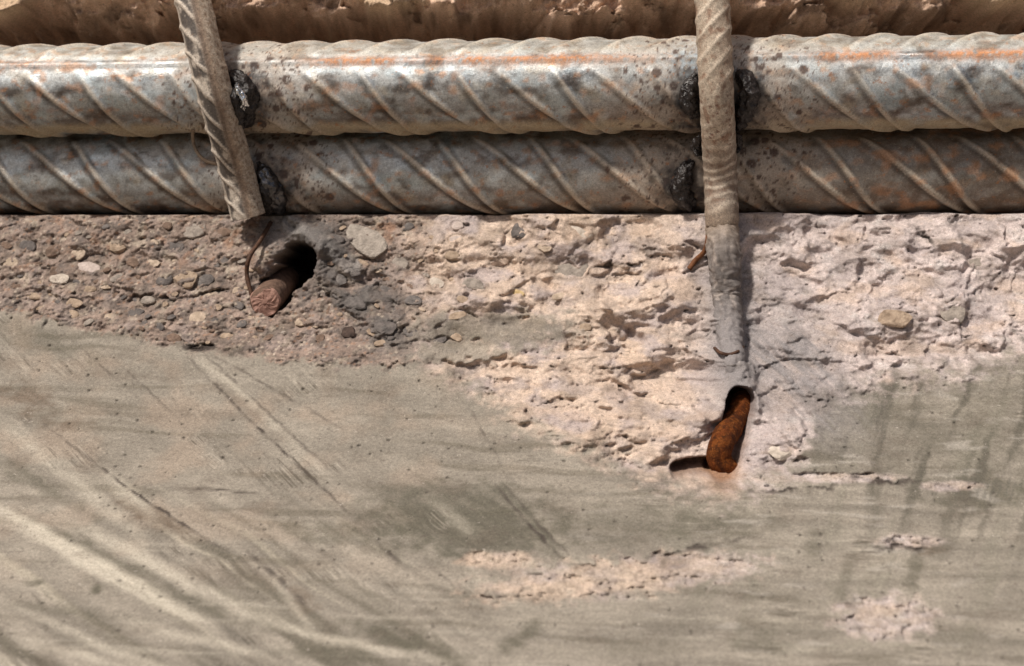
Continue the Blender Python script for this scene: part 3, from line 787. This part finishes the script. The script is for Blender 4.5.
def bar_line(vc_l, vc_r, y_c):
    # two points of the axis over the frame edges, carried on outside the frame
    yl, yr = y_c + KX*.19, y_c - KX*.19
    a = at(0, vc_l, yl); b = at(1024, vc_r, yr)
    dirv = (b-a).normalized()
    m = (a+b)/2
    return m - dirv*.44, m + dirv*.44
r_up, r_lo = .0160, .0155
p0, p1 = bar_line(90.5, 80.5, .000)
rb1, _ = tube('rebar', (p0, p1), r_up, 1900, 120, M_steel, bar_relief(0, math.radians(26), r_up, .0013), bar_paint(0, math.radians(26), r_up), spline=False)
tag(rb1, 'upper thick ribbed steel bar with an orange rust line along its ridge', 'rebar', 'main bars running along the beam')
q0, q1 = bar_line(173.5, 170.5, .0162)
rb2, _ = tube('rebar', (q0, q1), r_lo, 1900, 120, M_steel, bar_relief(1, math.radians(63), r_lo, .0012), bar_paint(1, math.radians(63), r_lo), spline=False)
tag(rb2, 'lower thick ribbed steel bar shaded by the bar above, resting on broken concrete', 'rebar', 'main bars running along the beam')
def ybar(which, u):      # depth of a bar's axis at image column u
    a, b = ((p0,p1),(q0,q1))[which]
    for_t = np.linspace(0,1,400)
    best = min(for_t, key=lambda t: abs(512 + a.lerp(b,t).x*F/(a.lerp(b,t).y+D) - u))
    return a.lerp(b,best).y
def onbar(which, u, v, lift=0.0):
    a, b = ((p0,p1),(q0,q1))[which]; rr = (r_up, r_lo)[which]
    best = min(np.linspace(0,1,800), key=lambda t: abs(512 + a.lerp(b,t).x*F/(a.lerp(b,t).y+D) - u))
    c = a.lerp(b, best)
    y = c.y - rr
    for _ in range(6):
        p = at(u, v, y); dz = max(-rr*.98, min(rr*.98, p.z-c.z)); y = c.y - math.sqrt(rr*rr-dz*dz) - lift
    return at(u, v, y)

# ------------------------------------------------------------------ stirrups
M_stir = mat_vc('dusty_stirrup_steel', rough=.5, metal=.35, grain=1200, grain_amt=.30, bump=.00018, bscale=1800, spec=.4, alpha_metal=True,
                flecks=((300, .57, .64, (.14,.085,.055), .6), (800, .61, .66, (.06,.045,.04), .55), (600, .62, .67, (.66,.60,.50), .5)))
r_s = .0058
def stir_ribs(S, TH, lean, per, s0=0):
    lam = np.abs(np.cos(TH))        # lengthwise ribs near the two sides
    side = wrap(TH)
    x = S - s0 - lean*np.sin(TH)*r_s
    x = (x+per/2) % per - per/2
    return np.exp(-(x/.0011)**2)
def left_paint(S, TH, R, W):
    a = S*100; b = TH*r_s*100
    rib = stir_ribs(S + .0022*fbm(S*70, TH*.7, 407, 2), TH, 1.5, .0092); n2 = fbm(a*1.5,b*2,401,4); n3 = fbm(a*7,b*8,405,3)
    c = np.zeros(S.shape+(3,)) + np.array((.33,.245,.18)); c *= (1+.25*n2+.25*n3)[...,None]
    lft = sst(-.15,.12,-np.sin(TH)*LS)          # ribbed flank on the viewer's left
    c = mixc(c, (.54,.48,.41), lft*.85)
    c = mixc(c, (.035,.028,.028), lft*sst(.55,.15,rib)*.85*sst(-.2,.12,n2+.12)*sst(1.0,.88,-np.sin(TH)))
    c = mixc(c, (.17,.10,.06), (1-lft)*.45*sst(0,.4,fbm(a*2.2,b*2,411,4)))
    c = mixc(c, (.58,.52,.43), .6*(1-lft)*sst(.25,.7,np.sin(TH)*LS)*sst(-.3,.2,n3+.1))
    ln = np.exp(-((np.abs(wrap(TH-.15*LS))*r_s)/.0007)**2)
    c = mixc(c, (.09,.065,.055), ln*.6)
    return np.concatenate([np.clip(c,.012,.7), np.clip(.5+.4*n2,0,1)[...,None]], -1)
LS = 1.0
def left_relief(S, TH):
    rib = stir_ribs(S + .0022*fbm(S*70, TH*.7, 407, 2), TH, 1.5, .0092)
    lft = .35 + .65*sst(-.2,.4,-np.sin(TH)*LS)
    return .0006*rib*lft + .0006*np.exp(-((np.abs(wrap(TH-np.pi/2))*r_s)/.0012)**2) + .0005*np.exp(-((np.abs(wrap(TH+np.pi/2))*r_s)/.0012)**2) + .00018*fbm(S*220, TH*2, 421, 3)
yt = ybar(0, 215) - r_up - r_s - .0008
yb = ybar(1, 240) - r_lo - r_s - .0002
pt0 = at(176, -130, .030); pt00 = at(183,-60, yt+.010)
Lp = [pt0, pt00, at(193, 0, yt+.0005), at(214, 90, yt), at(237, 172, yb-.001), at(248, 216.5, yb+.0025)]
stL = thing('stirrup', Lp[-1], 'slanting ribbed stirrup whose lower end stops at broken concrete above a dark hole', 'stirrup')
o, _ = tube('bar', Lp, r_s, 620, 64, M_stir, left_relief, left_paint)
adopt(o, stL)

def right_paint(S, TH, R, W):
    a = S*100; b = TH*r_s*100
    u, v = img(W)
    n2 = fbm(a*1.5,b*2,431,4); n3 = fbm(a*7,b*8,435,3)
    c = np.zeros(S.shape+(3,)) + np.array((.45,.375,.295)); c *= (1+.35*n2+.22*n3)[...,None]
    low = sst(138, 165, v)
    rib = (.55+.6*n2)*stir_ribs(S + .0016*fbm(S*90, TH, 453, 2), TH, np.where(v<140, -1.0, -.25), .0072*np.ones_like(v)*np.where(v<140,1,.62))
    c = mixc(c, (.33,.27,.22), low*.5)
    c = mixc(c, (.64,.56,.46), rib*.6)  # pale highlights painted along the ribs
    c = mixc(c, (.25,.175,.125), .35*sst(.35,.05,rib)*sst(-.1,.3,n2+.1))
    c = mixc(c, (.22,.125,.08), .75*sst(.02,.35,fbm(a*2.6,b*3,441,4))*sst(.7,0,rib))
    c = mixc(c, (.13,.095,.075), .45*sst(.6,.1,rib)*low)
    c = mixc(c, (.30,.235,.18), .85*sst(196, 220, v + 10*n2))
    q1,q2_,qr = worley(a*5, b*5, 447)
    c = mixc(c, (.15,.07,.05), .8*sst(.3,.2,q1)*(qr[...,2]<.3)*sst(60,110,v)*sst(165,140,v))
    return np.concatenate([np.clip(c,.012,.72), np.clip(.5+.4*n2,0,1)[...,None]], -1)
def right_relief(S, TH):
    return .00042*stir_ribs(S, TH, -1.0, .0072)*sst(.105,.095,S) + .00016*stir_ribs(S + .0016*fbm(S*90, TH, 453, 2), TH, -.25, .0072*.62)*sst(.105,.112,S) + .0003*np.exp(-((np.abs(wrap(TH-np.pi/2))*r_s)/.001)**2) + .00016*fbm(S*200, TH*2, 451, 3)
def coat_paint(S, TH, R, W):
    a = S*100; b = TH*r_s*100
    n2 = fbm(a*1.2,b*2,461,4); n3 = fbm(a*14,b*1.5,465,3)
    c = np.zeros(S.shape+(3,)) + np.array((.165,.147,.139)); c *= (1+.3*n2+.4*n3)[...,None]
    c *= (1+.5*fbm(a*5,b*6,467,4))[...,None]; c = mixc(c, (.42,.36,.32), .6*sst(.05,.4,fbm(a*2.4,b*3,468,4))); c = mixc(c, (.10,.08,.07), .6*sst(.1,.4,fbm(a*3,b*3,469,4))); c = mixc(c, (.30,.235,.18), .9*sst(.020,.0,S)); c = mixc(c, (.24,.222,.222), .85*sst(.028,.052,S))
    return np.concatenate([np.clip(c,.012,.7), (.05+0*n2)[...,None]], -1)
def coat_relief(S, TH):
    return .00006*np.sin(S*2*np.pi/.0022 + TH*.4 + 3*fbm(S*90, TH*.5, 473, 2))*sst(.035,.008,S) + .0013*fbm(S*130, np.cos(TH)*1.6+np.sin(TH)*1.3, 471, 5)*sst(0,.012,S) + .0008*fbm(S*420, np.cos(TH)*4+np.sin(TH)*3, 475, 3) + .00030*stir_ribs(S, TH, -.3, .0046)*sst(.045,.01,S)*sst(-.3,.2,fbm(S*90, TH*.4, 477, 2))
def rust_paint(S, TH, R, W):
    a = S*100; b = TH*.5
    n2 = fbm(a*2.2,b*2,481,4); n3 = fbm(a*9,b*8,485,3)
    c = np.zeros(S.shape+(3,)) + np.array((.12,.034,.009)); c *= (1+.4*n2+.6*n3)[...,None]
    c = mixc(c, (.05,.018,.009), sst(-.05,.35,fbm(a*1.8,b*3,491,4))*.75)
    c = mixc(c, (.22,.07,.016), sst(.15,.5,fbm(a*2.6,b*3,495,3)+.35*sst(.018,.030,S)-.1)*.6)
    return np.concatenate([np.clip(c,.008,.7), 0*n2[...,None]], -1)
def rust_relief(S, TH):
    return .0005*fbm(S*220, np.cos(TH)*1.5+3, 501, 4)
ytr = ybar(0, 715) - r_up - r_s - .0008
ybr = ybar(1, 720) - r_lo - r_s - .0002
sA, *_ = surf(722, 232); sB, *_ = surf(726, 290); sC, *_ = surf(730, 345)
Rp = [at(706, -130, .010), at(709, -60, ytr+.010), at(712, 0, ytr+.0005), at(716, 90, ytr), at(720, 172, ybr-.0005), at(721.5, 214, ybr-.0005), at(722, 224, ybr)]
stR = thing('stirrup', sC, 'upright ribbed stirrup crossing both thick bars and running down into grey mortar', 'stirrup')
o, _ = tube('bar', Rp, r_s, 620, 64, M_stir, right_relief, right_paint); adopt(o, stR)
Cp = [at(721.7, 218, ybr-.0002), at(722.3, 230, ybr+.0002), at(724, 256, min(sB.y, surf(724,256)[0].y)-.0025), at(727, 300, surf(727,300)[0].y-.0004), at(730, 345, sC.y+.0016), at(734, 372, surf(734,372)[0].y+.0052), at(738, 396, surf(736,390)[0].y+.012)]
o, _ = tube('mortar_coated_section', Cp, lambda s: np.interp(s, [0,.004,.012,.03,.05,.07], [.0054,.0057,.0056,.0052,.0047,.0040]), 320, 56, mat_vc('cement_slurry', .9, 0, 1500, .15, .00010, 2000, .2), coat_relief, coat_paint); adopt(o, stR)
o['label'] = 'lower stretch of the stirrup filmed with grey cement'
h0, *_ = surf(739, 404); h1, *_ = surf(734, 440); h2, *_ = surf(725, 466)
Xp = [at(744, 390, h0.y+.004), at(741.5, 406, h0.y-.008), at(732, 425, h1.y-.0010), at(721.5, 444, h2.y-.0018), at(719.5, 459, h2.y-.0030), at(728, 470, h2.y-.0012), at(738, 474, h2.y+.005)]
M_rust = mat_vc('orange_rust', .95, 0, 1300, .35, .0007, 1500, .1, flecks=((420, .52, .60, (.030,.012,.007), .75), (700, .58, .64, (.30,.11,.03), .7), (1300, .60, .66, (.02,.01,.007), .7)))
rsx = bpy.data.objects.new('rusty_bar_end', None)
o, _ = tube('rusted_bar', Xp, lambda s: np.interp(s, [0,.02,.033,.05], [.0040,.0040,.0041,.0038]), 200, 48, M_rust, rust_relief, rust_paint)
tag(o, 'short curved bar end rusted orange, in a hole below the mortar ridge', 'rebar end')

# cut stub in the left hole
M_pink = mat_plain('cut_steel_face', (.20,.105,.08), (.40,.235,.185), 260, .8, 0, .0002, 1500)
M_stub = mat_plain('brown_rusted_steel', (.08,.045,.03), (.19,.115,.08), 400, .85, 0, .0004, 1200)
s0, *_ = surf(252, 312)
f0 = at(265, 302, s0.y - .0005); f1 = at(285, 279, f0.y + .036)
stub = thing('cut_rebar_stub', f1, 'cut bar stub with a round pinkish end face in the dark hole', 'rebar end')
o, _ = tube('bar', (f1, f0), .0054, 60, 40, M_stub, lambda S, TH: .0004*fbm(S*300, TH*1.5, 521, 3), None, spline=False); adopt(o, stub)
bm = bmesh.new()
rr_ = random.Random(9); rings = []
for k in range(7):
    ring_ = []
    for a in range(36):
        th_ = a/36*2*math.pi
        rad_ = .0056*min(1, k/5.5)*(1 + .05*math.sin(3*th_) + .03*math.sin(7*th_+1))
        zz_ = rr_.gauss(0, .00012) + (.0004*math.sin(2*th_+.6)*k/6) - (.0014 if k == 6 else 0)
        ring_.append(bm.verts.new((rad_*math.cos(th_), rad_*math.sin(th_), zz_)))
    rings.append(ring_)
for k in range(6):
    for a in range(36):
        if k == 0: continue
        bm.faces.new((rings[k][a], rings[k+1][a], rings[k+1][(a+1) % 36], rings[k][(a+1) % 36]))
bm.faces.new(rings[1]); bmesh.ops.delete(bm, geom=rings[0], context='VERTS')
bmesh.ops.recalc_face_normals(bm, faces=bm.faces)
me = bpy.data.meshes.new('cut_face'); bm.to_mesh(me); bm.free(); me.materials.append(M_pink)
cf = bpy.data.objects.new('cut_face', me); col.objects.link(cf)
dirf = (f0-f1).normalized()
nrm = (dirf*.75 + Vector((-.25,-.8,-.05))*.25).normalized()
cf.matrix_world = Matrix.Translation(f0 + dirf*.0004) @ nrm.to_track_quat('Z','Y').to_matrix().to_4x4()
bpy.context.view_layer.update(); mw = cf.matrix_world.copy(); cf.parent = stub; cf.matrix_parent_inverse = Matrix.Translation(stub.location).inverted()
cf['label'] = 'round pinkish cut end of the stub'

# ------------------------------------------------------------------ weld beads
M_slag = mat_plain('black_weld_slag', (.006,.005,.006), (.035,.028,.026), 700, .30, .0, .0009, 900, .0)
M_bead = mat_plain('dark_weld_metal', (.06,.06,.065), (.15,.145,.145), 500, .25, .8, .0003, 800, .3)
M_silver = mat_plain('bright_weld_metal', (.55,.58,.60), (.8,.82,.84), 500, .15, 1, .0002, 800)
def bead(pts, rads, mat, parent, seed):
    n = len(pts)
    def rad(s):
        t = s/s[-1]
        r = np.interp(t, np.linspace(0,1,n), rads)*.84
        return r*np.clip(np.minimum(t, 1-t)*9, .06, 1)**.5
    def rel(S, TH):
        return .0022*fbm(S*190, np.cos(TH)*1.3+np.sin(TH)*.9, seed, 4) + .0010*fbm(S*600, np.sin(TH)*3+np.cos(TH)*2, seed+3, 3)
    o, _ = tube('weld_bead', pts, rad, 70, 32, mat, rel)
    o.parent = parent
    return o
U_ = lambda u, v, l=.001: onbar(0, u, v, l)
L_ = lambda u, v, l=.001: onbar(1, u, v, l)
bead([U_(226,72), U_(238,78,.002), U_(246,94,.002), U_(245,112,.001), U_(240,128,.002)], [.0022,.0036,.0044,.0042,.0026], M_slag, rb1, 601)
bead([U_(232,88,.006), U_(238,104,.007), U_(238,122,.007), U_(236,138,.006)], [.0018,.0030,.0030,.0014], M_slag, rb1, 611)
bead([U_(236,84,.008), U_(243,98,.0078), U_(243,112,.006)], [.0008,.0014,.0008], M_silver, rb1, 691)
bead([L_(258,162,.001), L_(267,178,.002), L_(275,195,.002), L_(281,213,.001)], [.0018,.0040,.0042,.0022], M_bead, rb2, 621)
bead([L_(262,182,.005), L_(266,198,.005), L_(270,214,.004)], [.0012,.0026,.0016], M_slag, rb2, 631)
bead([U_(697,74), U_(690,86,.0015), U_(690,102,.0015), U_(697,118)], [.0016,.0036,.0038,.0018], M_slag, rb1, 641)
bead([U_(738,70), U_(747,82,.0015), U_(749,98,.0015), U_(742,116,.002), U_(736,132,.002)], [.0018,.0036,.0040,.0034,.0018], M_slag, rb1, 651)
bead([L_(692,160,.000), L_(683,176,.0005), L_(682,192,.0005), L_(694,208,.001)], [.0016,.0042,.0046,.0024], M_slag, rb2, 661)
bead([U_(699,136,.010), L_(697.5,146,.009), L_(698,156,.008)], [.0010,.0022,.0012], M_slag, rb2, 671)
bead([U_(738,134,.010), L_(738.5,144,.009), L_(737.5,153,.008)], [.0010,.0018,.0010], M_slag, rb2, 681)

# ------------------------------------------------------------------ odd bits of tying wire
M_wire = mat_plain('rusty_wire', (.035,.016,.010), (.11,.05,.025), 500, .75, .2, .0002, 1500)
M_wire2 = mat_plain('dusty_wire', (.20,.15,.11), (.36,.28,.21), 500, .7, .2, .0002, 1500)
def wire(pts, r, mat, label):
    def rel(S, TH): return .00012*fbm(S*200, TH, 700, 2)
    o, _ = tube('tie_wire', pts, r, 60, 12, mat, rel); tag(o, label, 'wire', 'offcuts of tying wire')
    return o
wire([U_(193,126,.0005), L_(193,140,.004), L_(197,152,.003), L_(205,160,.002), L_(217,164,.001)], .00065, M_wire2, 'thin pale wire curling from between the thick bars to the slanting stirrup')
def S_(u, v, l=.001):
    p, a, b, n = surf(u, v); return p + n*l
y1 = S_(249,288).y
wire([S_(268,224,.002), S_(261,244,.004), S_(251,264,.005), S_(247,280,.004), S_(250,296,.001)], .0008, M_wire, 'dark rusty wire loop hanging beside the pinkish cut stub')
wire([S_(709,228,.002), S_(708,242,.003), S_(706,254,.003), S_(698,261,.0015), S_(691,269,.0005)], .0009, mat_plain('bright_rusty_wire', (.07,.022,.008), (.22,.085,.028), 500, .8, .1, .0003, 1500), 'short twisted orange-rusted wire to the left of the upright stirrup')
def onst(u, v, off):
    p = at(u, v, 0); c = at(728,347, sC.y+.0012)
    return c
def wp(u, v, l): return at(u, v, (sC.y - .0068 if abs(u-729) < 10 else surf(u, v)[0].y) - l)
wire([wp(714.5,348,.0004), wp(720,352.5,.0010), wp(728,354.5,.0012), wp(737,352,.0010), wp(743,347,.0004)], .00055, M_wire, 'thin dark wire bent round the mortar-coated foot of the upright stirrup')
